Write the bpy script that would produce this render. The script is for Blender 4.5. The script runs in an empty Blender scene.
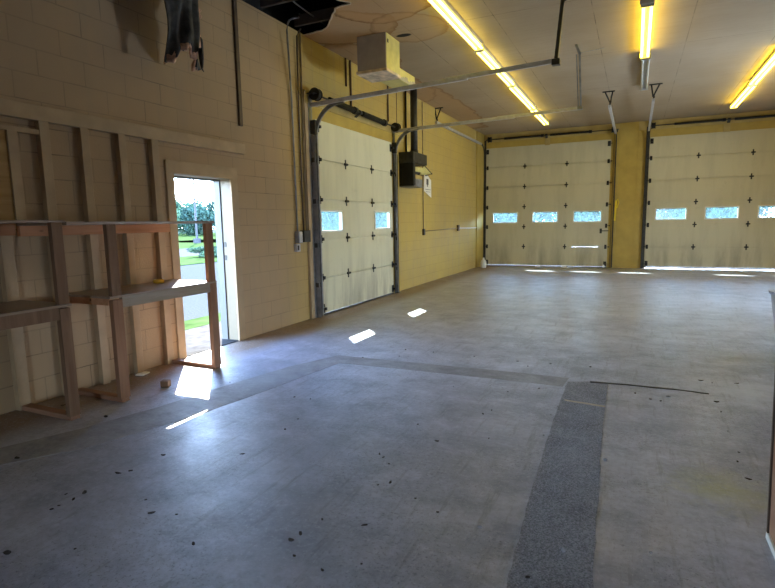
import bpy, bmesh, math, random
from mathutils import Vector, Matrix
random.seed(7)
SC = bpy.context.scene
COL = SC.collection

# ------------------------------------------------------------------ helpers
class MB:
    """collects shapes (world coordinates) in one bmesh"""
    def __init__(s): s.bm = bmesh.new()
    def box(s, x0, x1, y0, y1, z0, z1, M=None):
        c = Vector(((x0+x1)/2, (y0+y1)/2, (z0+z1)/2))
        T = Matrix.Translation(c) @ Matrix.Diagonal((abs(x1-x0), abs(y1-y0), abs(z1-z0), 1))
        if M: T = M @ T
        bmesh.ops.create_cube(s.bm, size=1, matrix=T); return s
    def bar(s, p, q, w, h, up=(0, 0, 1)):
        p, q = Vector(p), Vector(q); d = q-p; L = d.length; z = d.normalized()
        u = Vector(up)
        if abs(u.dot(z)) > .98: u = Vector((1, 0, 0))
        x = u.cross(z).normalized(); y = z.cross(x)
        R = Matrix((x, y, z)).transposed().to_4x4()
        T = Matrix.Translation((p+q)/2) @ R @ Matrix.Diagonal((w, h, L, 1))
        bmesh.ops.create_cube(s.bm, size=1, matrix=T); return s
    def cyl(s, p, q, r, n=10, r2=None):
        p, q = Vector(p), Vector(q); d = q-p
        R = d.to_track_quat('Z', 'Y').to_matrix().to_4x4()
        bmesh.ops.create_cone(s.bm, cap_ends=True, segments=n, radius1=r, radius2=r if r2 is None else r2,
                              depth=d.length, matrix=Matrix.Translation((p+q)/2) @ R); return s
    def tube(s, pts, r, n=8):
        pts = [Vector(p) for p in pts]; rings = []
        up = Vector((0.13, 0.21, 0.97))
        for i, p in enumerate(pts):
            a = pts[max(i-1, 0)]; b = pts[min(i+1, len(pts)-1)]
            t = (b-a).normalized()
            x = up.cross(t)
            if x.length < .05: x = Vector((1, 0, 0)).cross(t)
            x.normalize(); y = t.cross(x)
            rings.append([s.bm.verts.new(p + r*(math.cos(k*2*math.pi/n)*x + math.sin(k*2*math.pi/n)*y)) for k in range(n)])
        for A, B in zip(rings, rings[1:]):
            for k in range(n): s.bm.faces.new((A[k], A[(k+1) % n], B[(k+1) % n], B[k]))
        s.bm.faces.new(rings[0][::-1]); s.bm.faces.new(rings[-1]); return s
    def sweep(s, pts, prof):
        """prof: list of (a,b) offsets; frame given by per point (p, x, y)"""
        rings = [[s.bm.verts.new(Vector(p)+a*Vector(x)+b*Vector(y)) for a, b in prof] for p, x, y in pts]
        n = len(prof)
        for A, B in zip(rings, rings[1:]):
            for k in range(n): s.bm.faces.new((A[k], A[(k+1) % n], B[(k+1) % n], B[k]))
        s.bm.faces.new(rings[0][::-1]); s.bm.faces.new(rings[-1]); return s
    def prism(s, poly, vec):
        vec = Vector(vec)
        A = [s.bm.verts.new(Vector(p)) for p in poly]; B = [s.bm.verts.new(Vector(p)+vec) for p in poly]
        n = len(A)
        s.bm.faces.new(A[::-1]); s.bm.faces.new(B)
        for k in range(n): s.bm.faces.new((A[k], A[(k+1) % n], B[(k+1) % n], B[k]))
        return s
    def lathe(s, c, prof, n=24, M=None):
        rings = []
        for r, z in prof:
            rings.append([s.bm.verts.new(Vector((c[0]+r*math.cos(2*math.pi*k/n), c[1]+r*math.sin(2*math.pi*k/n), c[2]+z))) for k in range(n)])
        for A, B in zip(rings, rings[1:]):
            for k in range(n): s.bm.faces.new((A[k], A[(k+1) % n], B[(k+1) % n], B[k]))
        s.bm.faces.new(rings[0][::-1]); s.bm.faces.new(rings[-1]); return s
    def build(s, name, mat, parent=None, bevel=0, smooth=False, at=None):
        off = Vector((0, 0, 0))
        r = parent
        while r is not None:
            off += r.location; r = r.parent
        bmesh.ops.recalc_face_normals(s.bm, faces=s.bm.faces)
        loc = Vector(at) - off if at is not None else Vector((0, 0, 0))
        bmesh.ops.translate(s.bm, verts=s.bm.verts, vec=-(off+loc))
        me = bpy.data.meshes.new(name); s.bm.to_mesh(me); s.bm.free()
        for m in (mat if isinstance(mat, (list, tuple)) else [mat]): me.materials.append(m)
        if smooth:
            for p in me.polygons: p.use_smooth = True
        o = bpy.data.objects.new(name, me); COL.objects.link(o)
        o.location = loc
        if parent is not None: o.parent = parent
        if bevel:
            b = o.modifiers.new('bevel', 'BEVEL'); b.width = bevel; b.segments = 2; b.limit_method = 'ANGLE'
        return o

def tag(o, label, cat, group=None, kind=None):
    o['label'] = label; o['category'] = cat
    if group: o['group'] = group
    if kind: o['kind'] = kind
    return o
def thing(name, loc, label, cat, group=None, kind=None):
    o = bpy.data.objects.new(name, None); COL.objects.link(o); o.location = loc; o.empty_display_size = .1
    return tag(o, label, cat, group, kind)
def struct(o):
    o['kind'] = 'structure'; return o

# ------------------------------------------------------------------ materials
def mat(name):
    m = bpy.data.materials.new(name); m.use_nodes = True
    nt = m.node_tree; b = nt.nodes['Principled BSDF']
    return m, nt, b
def N(nt, t, **kw):
    n = nt.nodes.new(t)
    for k, v in kw.items():
        if k in n.inputs: n.inputs[k].default_value = v
        else: setattr(n, k, v)
    return n
def ramp(nt, fac, stops, interp='LINEAR'):
    r = nt.nodes.new('ShaderNodeValToRGB'); r.color_ramp.interpolation = interp
    e = r.color_ramp.elements
    while len(e) < len(stops): e.new(.5)
    for x, (p, c) in zip(e, stops):
        x.position = p
        x.color = c if len(c) == 4 else (*c, 1)
    nt.links.new(fac, r.inputs[0]); return r.outputs[0]
def g(v): return (v, v, v, 1)
def mix(nt, fac, a, b, mode='MIX'):
    n = nt.nodes.new('ShaderNodeMix'); n.data_type = 'RGBA'; n.blend_type = mode
    for sock, v in ((n.inputs[0], fac), (n.inputs[6], a), (n.inputs[7], b)):
        if hasattr(v, 'is_linked'): nt.links.new(v, sock)
        elif isinstance(v, (int, float)): sock.default_value = v
        else: sock.default_value = v if len(v) == 4 else (*v, 1)
    return n.outputs[2]
def mathn(nt, op, a, b=None, clamp=False):
    n = nt.nodes.new('ShaderNodeMath'); n.operation = op; n.use_clamp = clamp
    for i, v in enumerate((a, b)):
        if v is None: continue
        if hasattr(v, 'is_linked'): nt.links.new(v, n.inputs[i])
        else: n.inputs[i].default_value = v
    return n.outputs[0]
def pos(nt):
    return nt.nodes.new('ShaderNodeNewGeometry').outputs['Position']
def objco(nt): return nt.nodes.new('ShaderNodeTexCoord').outputs['Object']
def noise(nt, vec, scale, detail=4, rough=.55, out='Fac', dist=0):
    n = N(nt, 'ShaderNodeTexNoise', Scale=scale, Detail=detail, Roughness=rough, Distortion=dist)
    nt.links.new(vec, n.inputs['Vector']); return n.outputs[out]
def scalev(nt, vec, s, loc=(0, 0, 0), rot=(0, 0, 0)):
    m = N(nt, 'ShaderNodeMapping'); m.inputs['Scale'].default_value = s; m.inputs['Location'].default_value = loc; m.inputs['Rotation'].default_value = rot
    nt.links.new(vec, m.inputs[0]); return m.outputs[0]
def bump(nt, b, h, strength=.3, dist=.01):
    n = N(nt, 'ShaderNodeBump', Strength=strength, Distance=dist)
    nt.links.new(h, n.inputs['Height']); nt.links.new(n.outputs[0], b.inputs['Normal'])

def simple(name, col, rough=.6, metal=0, var=.12, scale=8, bmp=0, spec=.5):
    m, nt, b = mat(name)
    v = noise(nt, objco(nt), scale, 5)
    c = ramp(nt, v, [(.3, [x*(1-var) for x in col]), (.7, [min(1, x*(1+var)) for x in col])])
    nt.links.new(c, b.inputs['Base Color'])
    b.inputs['Roughness'].default_value = rough; b.inputs['Metallic'].default_value = metal
    b.inputs['Specular IOR Level'].default_value = spec
    if bmp: bump(nt, b, noise(nt, objco(nt), scale*6, 4), bmp, .005)
    return m

def wood(name, c1, c2, axis=2, rough=.7, knots=True, scale=1.0):
    m, nt, b = mat(name)
    co = pos(nt)
    s = [22*scale, 22*scale, 22*scale]; s[axis] = 1.6*scale
    v = noise(nt, scalev(nt, co, s), 1.0, 6, .6, dist=.6)
    big = noise(nt, co, 2.3, 3)
    c = ramp(nt, v, [(.3, c1), (.72, c2)])
    c = mix(nt, mathn(nt, 'MULTIPLY', big, .55), c, [x*.62 for x in c1])
    if knots:
        vo = N(nt, 'ShaderNodeTexVoronoi', Scale=5.5)
        ks = [1, 1, 1]; ks[axis] = .55
        nt.links.new(scalev(nt, co, ks), vo.inputs['Vector'])
        k = ramp(nt, vo.outputs['Distance'], [(.03, g(1)), (.085, g(0))])
        c = mix(nt, k, c, [x*.25 for x in c1])
    nt.links.new(c, b.inputs['Base Color']); b.inputs['Roughness'].default_value = rough
    b.inputs['Specular IOR Level'].default_value = .25
    bump(nt, b, v, .15, .004)
    return m

def block_wall(name, axes, near, far=None, edge=None, rough=.72):
    """painted concrete block; axes picks which world axes run along / up the wall"""
    m, nt, b = mat(name)
    p = pos(nt)
    sx = N(nt, 'ShaderNodeSeparateXYZ'); nt.links.new(p, sx.inputs[0])
    cx = N(nt, 'ShaderNodeCombineXYZ')
    nt.links.new(sx.outputs[axes], cx.inputs[0]); nt.links.new(sx.outputs[2], cx.inputs[1])
    br = N(nt, 'ShaderNodeTexBrick', Scale=1.0)
    br.inputs['Brick Width'].default_value = .406; br.inputs['Row Height'].default_value = .2032
    br.inputs['Mortar Size'].default_value = .0055; br.inputs['Mortar Smooth'].default_value = .35
    br.inputs['Color1'].default_value = g(.46); br.inputs['Color2'].default_value = g(.54); br.inputs['Mortar'].default_value = g(0)
    wob = noise(nt, p, 9, 2, out='Color')
    add = N(nt, 'ShaderNodeVectorMath'); add.operation = 'SCALE'; nt.links.new(wob, add.inputs[0]); add.inputs['Scale'].default_value = .008
    add2 = N(nt, 'ShaderNodeVectorMath'); add2.operation = 'ADD'; nt.links.new(cx.outputs[0], add2.inputs[0]); nt.links.new(add.outputs[0], add2.inputs[1])
    nt.links.new(add2.outputs[0], br.inputs['Vector'])
    mort = br.outputs['Fac']
    patch = ramp(nt, noise(nt, p, 1.9, 4, .6), [(.50, g(.08)), (.72, g(1))])
    mvis = mathn(nt, 'MULTIPLY', mort, patch)
    col = near; mb_ = .7
    if far is not None:
        t = ramp(nt, mathn(nt, 'DIVIDE', sx.outputs[1], 20.0), [(edge[0]/20, g(0)), (edge[1]/20, g(1))])
        col = mix(nt, t, near, far)
        soft = mathn(nt, 'SUBTRACT', 1.0, mathn(nt, 'MULTIPLY', t, .88))
        mvis = mathn(nt, 'MULTIPLY', mvis, soft); mb_ = mathn(nt, 'MULTIPLY', soft, .7)
    stain = ramp(nt, noise(nt, p, .75, 6, .62), [(.33, g(0)), (.75, g(1))])
    dirt = mix(nt, mathn(nt, 'MULTIPLY', stain, .34), col, (.23, .19, .14))
    per = mix(nt, .15, dirt, br.outputs['Color'], 'OVERLAY')
    streak = noise(nt, scalev(nt, p, (5, 5, .5)), 1.0, 4)
    per = mix(nt, ramp(nt, streak, [(.5, g(0)), (.8, g(.3))]), per, (.3, .25, .18))
    cracks = mix(nt, mathn(nt, 'MULTIPLY', mvis, .58), per, (.10, .075, .05))
    nt.links.new(cracks, b.inputs['Base Color'])
    b.inputs['Roughness'].default_value = rough; b.inputs['Specular IOR Level'].default_value = .3
    h = mathn(nt, 'SUBTRACT', noise(nt, p, 70, 4), mathn(nt, 'MULTIPLY', mathn(nt, 'MULTIPLY', mort, patch), mb_))
    bump(nt, b, h, .25, .005)
    return m

def concrete(name, c1, c2, rough=(.42, .6), speck=0, sc=1.0, far_tan=True, stain=True):
    m, nt, b = mat(name)
    p = pos(nt)
    n1 = noise(nt, p, .55*sc, 7, .62); n2 = noise(nt, scalev(nt, p, (1.0, 1.2, 1)), 3.0*sc, 8, .72); n3 = noise(nt, p, 26*sc, 3)
    c = ramp(nt, n1, [(.42, c1), (.58, c2)])
    c = mix(nt, ramp(nt, n2, [(.50, g(0)), (.64, g(.55))]), c, [x*.6 for x in c1])
    c = mix(nt, ramp(nt, n2, [(.36, g(.45)), (.47, g(0))]), c, [min(1, x*1.35) for x in c2])
    c = mix(nt, ramp(nt, n3, [(.35, g(.25)), (.6, g(0))]), c, [x*.5 for x in c1])
    sx = N(nt, 'ShaderNodeSeparateXYZ'); nt.links.new(p, sx.inputs[0])
    if far_tan:   # beige door reflection painted in at the far end; tan dust along the shelves
        w = mathn(nt, 'ADD', mathn(nt, 'DIVIDE', sx.outputs[1], 20.0), mathn(nt, 'MULTIPLY', mathn(nt, 'SUBTRACT', n1, .5), .22))
        c = mix(nt, ramp(nt, w, [(.28, g(0)), (.44, g(.42))]), c, (.44, .415, .34))
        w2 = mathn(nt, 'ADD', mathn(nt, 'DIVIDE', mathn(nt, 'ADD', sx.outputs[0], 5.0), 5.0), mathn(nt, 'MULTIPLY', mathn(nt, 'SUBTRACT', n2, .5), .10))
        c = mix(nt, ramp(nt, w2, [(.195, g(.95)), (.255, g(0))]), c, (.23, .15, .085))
    if stain:     # yellow-green paint blotch
        v = N(nt, 'ShaderNodeVectorMath'); v.operation = 'DISTANCE'
        nt.links.new(p, v.inputs[0]); v.inputs[1].default_value = (.50, 3.12, 0)
        d = mathn(nt, 'ADD', v.outputs['Value'], mathn(nt, 'MULTIPLY', mathn(nt, 'SUBTRACT', noise(nt, p, 7, 5, .7), .5), .55))
        c = mix(nt, ramp(nt, d, [(.02, g(.62)), (.30, g(0))]), c, (.50, .49, .17))
    if stain:     # patches of light painted in as pale blotches; dark blotches, specks and scuffs
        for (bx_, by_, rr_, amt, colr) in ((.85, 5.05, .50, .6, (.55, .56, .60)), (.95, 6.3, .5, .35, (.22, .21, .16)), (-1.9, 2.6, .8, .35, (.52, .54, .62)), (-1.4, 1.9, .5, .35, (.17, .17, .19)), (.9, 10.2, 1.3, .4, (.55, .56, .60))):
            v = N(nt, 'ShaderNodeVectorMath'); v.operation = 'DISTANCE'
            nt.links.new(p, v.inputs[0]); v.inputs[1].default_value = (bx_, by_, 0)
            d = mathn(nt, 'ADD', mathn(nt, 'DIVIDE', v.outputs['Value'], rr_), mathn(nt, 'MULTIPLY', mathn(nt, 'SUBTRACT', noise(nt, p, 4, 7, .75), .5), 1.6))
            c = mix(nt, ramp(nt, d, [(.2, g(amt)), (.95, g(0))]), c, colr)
        n4 = noise(nt, p, 55, 6, .8); n5 = noise(nt, p, 1.3, 4)
        sp = mathn(nt, 'MULTIPLY', ramp(nt, n4, [(.545, g(0)), (.60, g(.6))]), ramp(nt, n5, [(.42, g(.12)), (.58, g(1))]))
        c = mix(nt, sp, c, (.07, .07, .075))
        c = mix(nt, ramp(nt, noise(nt, p, 38, 7, .8), [(.38, g(.5)), (.455, g(0))]), c, (.58, .59, .64))
        sc_ = noise(nt, scalev(nt, p, (9, .9, 1), rot=(0, 0, .6)), 2.0, 7, .75)
        c = mix(nt, ramp(nt, sc_, [(.54, g(0)), (.66, g(.45))]), c, (.16, .16, .17))
    nt.links.new(c, b.inputs['Base Color'])
    r = ramp(nt, n2, [(.3, g(rough[0])), (.7, g(rough[1]))])
    nt.links.new(r, b.inputs['Roughness'])
    b.inputs['Specular IOR Level'].default_value = .3 if speck else .95
    h = mathn(nt, 'ADD', noise(nt, p, 160 if speck else 60, 3), mathn(nt, 'MULTIPLY', n2, 1.2))
    if speck:
        vo = N(nt, 'ShaderNodeTexVoronoi', Scale=130.0); nt.links.new(p, vo.inputs['Vector'])
        cc = mix(nt, ramp(nt, vo.outputs['Color'], [(.2, g(0)), (.9, g(.5))]), c, [min(1, x*1.9) for x in c2])
        cc = mix(nt, ramp(nt, noise(nt, p, 110, 2), [(.38, g(.5)), (.5, g(0))]), cc, [x*.35 for x in c1])
        nt.links.new(cc, b.inputs['Base Color'])
        h = vo.outputs['Distance']
    bump(nt, b, h, .9 if speck else .12, .006 if speck else .004)
    return m

def ceiling_mat(name):
    m, nt, b = mat(name)
    p = pos(nt)
    base = ramp(nt, noise(nt, p, .6, 5, .6), [(.3, (.36, .275, .18)), (.7, (.44, .345, .24))])
    # plywood sheets 1.22 x 2.44 with dark joints
    br = N(nt, 'ShaderNodeTexBrick', Scale=1.0); br.offset = 0.0
    br.inputs['Brick Width'].default_value = 1.19; br.inputs['Row Height'].default_value = 2.44
    br.inputs['Mortar Size'].default_value = .006; br.inputs['Mortar Smooth'].default_value = .1
    nt.links.new(scalev(nt, p, (1, 1, 1), (.60, .1, 0)), br.inputs['Vector'])
    grain = noise(nt, scalev(nt, p, (1.2, 14, 1)), 1.5, 5)
    c = mix(nt, ramp(nt, grain, [(.45, g(0)), (.75, g(.3))]), base, (.30, .22, .14))
    c = mix(nt, mathn(nt, 'MULTIPLY', br.outputs['Fac'], ramp(nt, noise(nt, p, 3.5, 3), [(.42, g(.1)), (.6, g(.7))])), c, (.10, .075, .05))
    # nail dots
    # water stains: (x, y, rx, ry) rings next to the torn hole
    wob = mathn(nt, 'MULTIPLY', mathn(nt, 'SUBTRACT', noise(nt, p, 2.4, 4, .6), .5), .55)
    for (x, y, rx, ry, s) in ((-3.75, 6.75, .75, .62, 1.), (-3.0, 6.3, .62, .52, 1.), (-2.95, 7.15, .55, .6, .55), (-4.2, 8.1, .6, .9, .7), (-4.25, 12.2, .62, 3.4, .8), (-4.3, 10.2, .5, 1.3, .5)):
        mp = scalev(nt, p, (1/rx, 1/ry, 0), (-x/rx, -y/ry, 0))
        ln = N(nt, 'ShaderNodeVectorMath'); ln.operation = 'LENGTH'; nt.links.new(mp, ln.inputs[0])
        d = mathn(nt, 'ADD', ln.outputs['Value'], wob)
        ins = ramp(nt, d, [(.3, g(.5*s)), (.98, g(.8*s)), (1.05, g(0))])
        c = mix(nt, ins, c, (.50, .30, .135))
        ring = ramp(nt, d, [(.86, g(0)), (.97, g(.85*s)), (1.05, g(0))])
        c = mix(nt, ring, c, (.17, .085, .035))
    mp = scalev(nt, p, (1/.13, 1/.07, 0), (3.12/.13, -7.36/.07, 0))
    ln = N(nt, 'ShaderNodeVectorMath'); ln.operation = 'LENGTH'; nt.links.new(mp, ln.inputs[0])
    c = mix(nt, ramp(nt, ln.outputs['Value'], [(.75, g(1)), (1.0, g(0))]), c, (.015, .012, .01))
    nt.links.new(c, b.inputs['Base Color'])
    b.inputs['Roughness'].default_value = .8; b.inputs['Specular IOR Level'].default_value = .2
    bump(nt, b, grain, .1, .004)
    return m

def door_paint(name, col):
    m, nt, b = mat(name)
    p = pos(nt)
    st = noise(nt, scalev(nt, p, (4, 4, .7)), 1.0, 6, .65)
    fine = noise(nt, p, 5, 5, .7)
    c = mix(nt, ramp(nt, st, [(.45, g(0)), (.8, g(.45))]), col, [x*.62 for x in col])
    c = mix(nt, ramp(nt, fine, [(.62, g(0)), (.8, g(.35))]), c, (.30, .25, .17))
    sx = N(nt, 'ShaderNodeSeparateXYZ'); nt.links.new(p, sx.inputs[0])
    low = mathn(nt, 'MULTIPLY', ramp(nt, sx.outputs[2], [(.05, g(1)), (.9, g(0))]), ramp(nt, st, [(.4, g(0)), (.65, g(.6))]))
    c = mix(nt, low, c, (.22, .18, .12))
    nt.links.new(c, b.inputs['Base Color']); b.inputs['Roughness'].default_value = .5
    b.inputs['Specular IOR Level'].default_value = .35
    bump(nt, b, noise(nt, scalev(nt, p, (60, 60, 6)), 1.0, 3), .08, .003)
    return m

def pane_mat(name):
    m, nt, b = mat(name)
    nt.nodes.remove(b)
    out = nt.nodes['Material Output']
    tr = N(nt, 'ShaderNodeBsdfTransparent'); tr.inputs[0].default_value = (.88, .97, .99, 1)
    tl = N(nt, 'ShaderNodeBsdfTranslucent'); tl.inputs[0].default_value = (.10, .155, .18, 1)
    gl = N(nt, 'ShaderNodeBsdfGlossy'); gl.inputs['Roughness'].default_value = .15; gl.inputs[0].default_value = (.9, .9, .9, 1)
    m1 = N(nt, 'ShaderNodeMixShader'); m2 = N(nt, 'ShaderNodeMixShader')
    fac = ramp(nt, noise(nt, pos(nt), 6, 5), [(.3, g(.10)), (.75, g(.22))])
    nt.links.new(fac, m1.inputs[0]); nt.links.new(tr.outputs[0], m1.inputs[1]); nt.links.new(tl.outputs[0], m1.inputs[2])
    m2.inputs[0].default_value = .05; nt.links.new(m1.outputs[0], m2.inputs[1]); nt.links.new(gl.outputs[0], m2.inputs[2])
    nt.links.new(m2.outputs[0], out.inputs[0])
    return m

def emit(name, col, s):
    m, nt, b = mat(name)
    b.inputs['Base Color'].default_value = (.8, .8, .75, 1)
    b.inputs['Emission Color'].default_value = (*col, 1); b.inputs['Emission Strength'].default_value = s
    return m

BEIGE = (.47, .322, .178); YELLOW = (.54, .385, .10)
M_wall_l = block_wall('painted_block_left', 1, BEIGE, YELLOW, (5.9, 6.9))
M_wall_x = block_wall('painted_block_back', 0, YELLOW)
M_wall_r = block_wall('painted_block_right', 1, BEIGE)
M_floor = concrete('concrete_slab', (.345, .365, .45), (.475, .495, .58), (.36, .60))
M_patch = concrete('rough_patch', (.25, .25, .27), (.32, .32, .34), (.7, .85), speck=1, far_tan=False, stain=False)
M_strip = concrete('worn_strip', (.27, .268, .285), (.345, .34, .36), (.6, .75), far_tan=False, stain=False, sc=1.6)
M_ceil = ceiling_mat('stained_plywood_ceiling')
M_torn = simple('torn_edge', (.62, .52, .38), .9)
M_trim = simple('beige_painted_wood', (.44, .312, .178), .6, 0, .12, 5, .1)
M_trimy = simple('yellow_painted_wood', (.45, .315, .065), .55, 0, .1, 4, .1)
M_heady = simple('yellow_header_paint', (.44, .325, .11), .6, 0, .15, 3, .1)
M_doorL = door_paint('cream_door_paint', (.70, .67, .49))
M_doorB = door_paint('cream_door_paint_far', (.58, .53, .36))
M_white = simple('white_window_frame', (.78, .77, .70), .45, 0, .05)
M_pane = pane_mat('dusty_pane')
M_black = simple('black_steel', (.014, .013, .012), .45, .3, .3)
M_dkmetal = simple('dark_grimy_metal', (.05, .047, .042), .5, .5, .35, 12, .1)
M_galv = simple('galvanised_steel', (.52, .51, .53), .45, .3, .18, 14)
M_galvd = simple('dull_galvanised_steel', (.26, .26, .27), .5, .6, .25, 10)
M_conduit = simple('painted_conduit', (.28, .21, .12), .5, .1, .2)
M_cond2 = simple('brown_conduit', (.10, .065, .045), .5, .2, .25)
M_grey = simple('grey_sheet_metal', (.40, .37, .37), .45, .35, .18, 4)
M_yelmetal = simple('yellowed_sheet_metal', (.62, .56, .22), .5, .1, .14, 7)
M_peach = simple('peach_lit_peeling_panel', (.62, .50, .38), .8, 0, .4, 9, .3)  # peach light on the heater's underside put into the panel colour
M_pine = wood('raw_pine', (.27, .13, .07), (.40, .22, .125), 2)
M_pinedk = wood('backlit_pine', (.19, .10, .055), (.32, .19, .11), 2)  # darker pine: backlit shade of the shelf posts put into the colour
M_piney = wood('raw_pine_rail', (.52, .235, .11), (.66, .36, .19), 1)
M_railgr = wood('weathered_rail', (.30, .235, .17), (.45, .37, .29), 1)
M_pinex = wood('raw_pine_cross', (.28, .14, .08), (.40, .22, .13), 0)
M_ply = wood('plywood_shelf', (.30, .205, .14), (.41, .295, .205), 1, .33, False)
M_osb = wood('plywood_panel', (.36, .20, .07), (.56, .36, .15), 1, .7, True, .5)
M_box = wood('red_brown_plywood', (.40, .20, .11), (.54, .30, .18), 2, .5, False)
M_tube = emit('lit_tube', (1.0, .82, .10), 4.2)
M_tubey = emit('lit_tube_yellow', (1.0, .74, .05), 9.0)
M_tubeoff = simple('unlit_tube', (.62, .60, .53), .3, 0, .04)
M_fix = simple('fixture_housing', (.50, .48, .42), .45, .1, .1)
M_leaf = simple('dry_leaf', (.035, .025, .02), .9, 0, .3, 30)
M_paper = simple('white_paper', (.80, .78, .72), .8, 0, .04)
M_ink = simple('dark_ink', (.08, .08, .08), .8)
M_plastic = simple('white_plastic', (.72, .73, .70), .35, 0, .06)
M_bin = simple('grey_plastic', (.36, .35, .42), .45, 0, .08)
M_bindk = simple('dark_grey_plastic', (.10, .10, .13), .5)
M_rope = simple('yellow_strap', (.80, .62, .03), .6)
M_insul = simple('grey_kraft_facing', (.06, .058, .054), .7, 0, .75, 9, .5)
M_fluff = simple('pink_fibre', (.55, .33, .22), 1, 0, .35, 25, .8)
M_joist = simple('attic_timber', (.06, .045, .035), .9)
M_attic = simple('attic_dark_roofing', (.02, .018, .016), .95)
M_tape = simple('yellow_tape', (.75, .42, .03), .5)
M_grass = simple('grass', (.038, .066, .022), .9, 0, .4, 2.5, .3, spec=0.0)
M_gravel = simple('gravel', (.048, .055, .058), .95, 0, .3, 30, .6, spec=0.0)
M_apron = simple('weathered_apron', (.07, .068, .063), .9, 0, .3, 6, .3, spec=0.0)
M_road = simple('pale_road', (.06, .062, .066), .9, 0, .12, 2, spec=0.0)
M_leafg = simple('tree_leaves', (.07, .125, .075), .8, 0, .5, 1.5, spec=0.0)
M_leafb = simple('tree_leaves_bluish', (.065, .12, .09), .8, 0, .5, 1.5, spec=0.0)
M_bark = simple('bark', (.12, .09, .06), .9, 0, .3, 20, spec=0.0)
M_polewood = simple('grey_pole', (.05, .05, .055), .8)

# ------------------------------------------------------------------ the shell
W, XR, D, FR, H = -4.39, 4.6, 16.70, -4.2, 4.08
T = .24
# floor
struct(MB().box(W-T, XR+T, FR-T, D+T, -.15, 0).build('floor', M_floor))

def wall_with_holes(along, a0, a1, z1, holes, fixed0, fixed1):
    """boxes tiling a wall around rectangular holes (lo, hi, zlo, zhi)"""
    mb = MB(); holes = sorted(holes); cur = a0
    def bx(u0, u1, w0, w1):
        if u1-u0 < 1e-4 or w1-w0 < 1e-4: return
        if along == 'y': mb.box(fixed0, fixed1, u0, u1, w0, w1)
        else: mb.box(u0, u1, fixed0, fixed1, w0, w1)
    for lo, hi, zl, zh in holes:
        bx(cur, lo, 0, z1); bx(lo, hi, 0, zl); bx(lo, hi, zh, z1); cur = hi
    bx(cur, a1, 0, z1); return mb
# left wall: man door, garage door
struct(wall_with_holes('y', FR-T, D+T, 4.095, [(4.14, 5.03, 0, 1.985), (6.74, 9.95, 0, 3.06)], W-T, W).build('wall_left', M_wall_l))
struct(wall_with_holes('x', W, XR, 4.095, [(-4.285, -.725, 0, 3.64), (.306, 3.88, 0, 3.62)], D, D+T).build('wall_back', M_wall_x))
struct(wall_with_holes('y', FR-T, D+T, 4.095, [(9.9, 11.3, 0, 1.95)], XR, XR+T).build('wall_right', M_wall_r))  # unseen opening added so sky light fills the room from the right
struct(wall_with_holes('x', W, XR, 4.095, [(.4, 1.5, 0, 1.7)], FR-T, FR).build('wall_front', M_wall_x))  # unseen opening added behind the camera to bring sky light onto the floor

# ceiling sheet with the torn hole
bm = bmesh.new()
hole = [(-4.37, 6.70), (-4.33, 6.69), (-4.22, 6.68), (-4.14, 6.655), (-4.06, 6.66), (-3.95, 6.60), (-3.90, 6.56), (-3.85, 6.50), (-3.78, 6.41), (-3.72, 6.35), (-3.62, 6.22), (-3.56, 6.17), (-3.51, 6.09), (-3.40, 6.05),
        (-3.26, 6.04), (-3.24, 6.0), (-3.28, 5.96), (-3.34, 5.88), (-3.38, 5.6), (-3.2, 5.1), (-3.28, 4.7), (-3.1, 4.3), (-3.42, 3.9), (-3.40, 3.5), (-3.7, 3.25), (-4.0, 3.3), (-4.37, 3.2)]
outer = [(W, FR), (XR, FR), (XR, D), (W, D), (W, 6.70)] + hole[1:-1] + [(W, 3.2)]
vs = [bm.verts.new((x, y, H)) for x, y in outer]
f = bm.faces.new(vs)
r = bmesh.ops.extrude_face_region(bm, geom=[f])
bmesh.ops.translate(bm, verts=[v for v in r['geom'] if isinstance(v, bmesh.types.BMVert)], vec=(0, 0, .014))
bmesh.ops.recalc_face_normals(bm, faces=bm.faces)
for ff in bm.faces:
    if abs(ff.normal.z) < .5: ff.material_index = 1
bmesh.ops.triangulate(bm, faces=[ff for ff in bm.faces if len(ff.verts) > 4])
me = bpy.data.meshes.new('ceiling'); bm.to_mesh(me); bm.free()
me.materials.append(M_ceil); me.materials.append(M_torn)
ceil = bpy.data.objects.new('ceiling', me); COL.objects.link(ceil); struct(ceil)
struct(MB().tube([(x, y, H+.002) for x, y in hole[1:19]], .011, 6).build('trim_0', M_torn))
# roof over the attic, and its joists
mb = MB(); a = .12
mb.box(W-T-a, XR+T+a, FR-T-a, D+T+a, 5.2, 5.3); mb.box(W-T-a, W-T, FR-T-a, D+T+a, 4.0, 5.2); mb.box(XR+T, XR+T+a, FR-T-a, D+T+a, 4.0, 5.2)
mb.box(W-T, XR+T, FR-T-a, FR-T, 4.0, 5.2); mb.box(W-T, XR+T, D+T, D+T+a, 4.0, 5.2)
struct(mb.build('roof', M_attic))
for i, y in enumerate((3.35, 3.95, 4.55, 5.15, 5.75, 6.48, 7.1)):
    struct(MB().box(W+.01, -1.6, y-.019, y+.019, H+.05, H+.19).build('ceiling_joist', M_joist))
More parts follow.
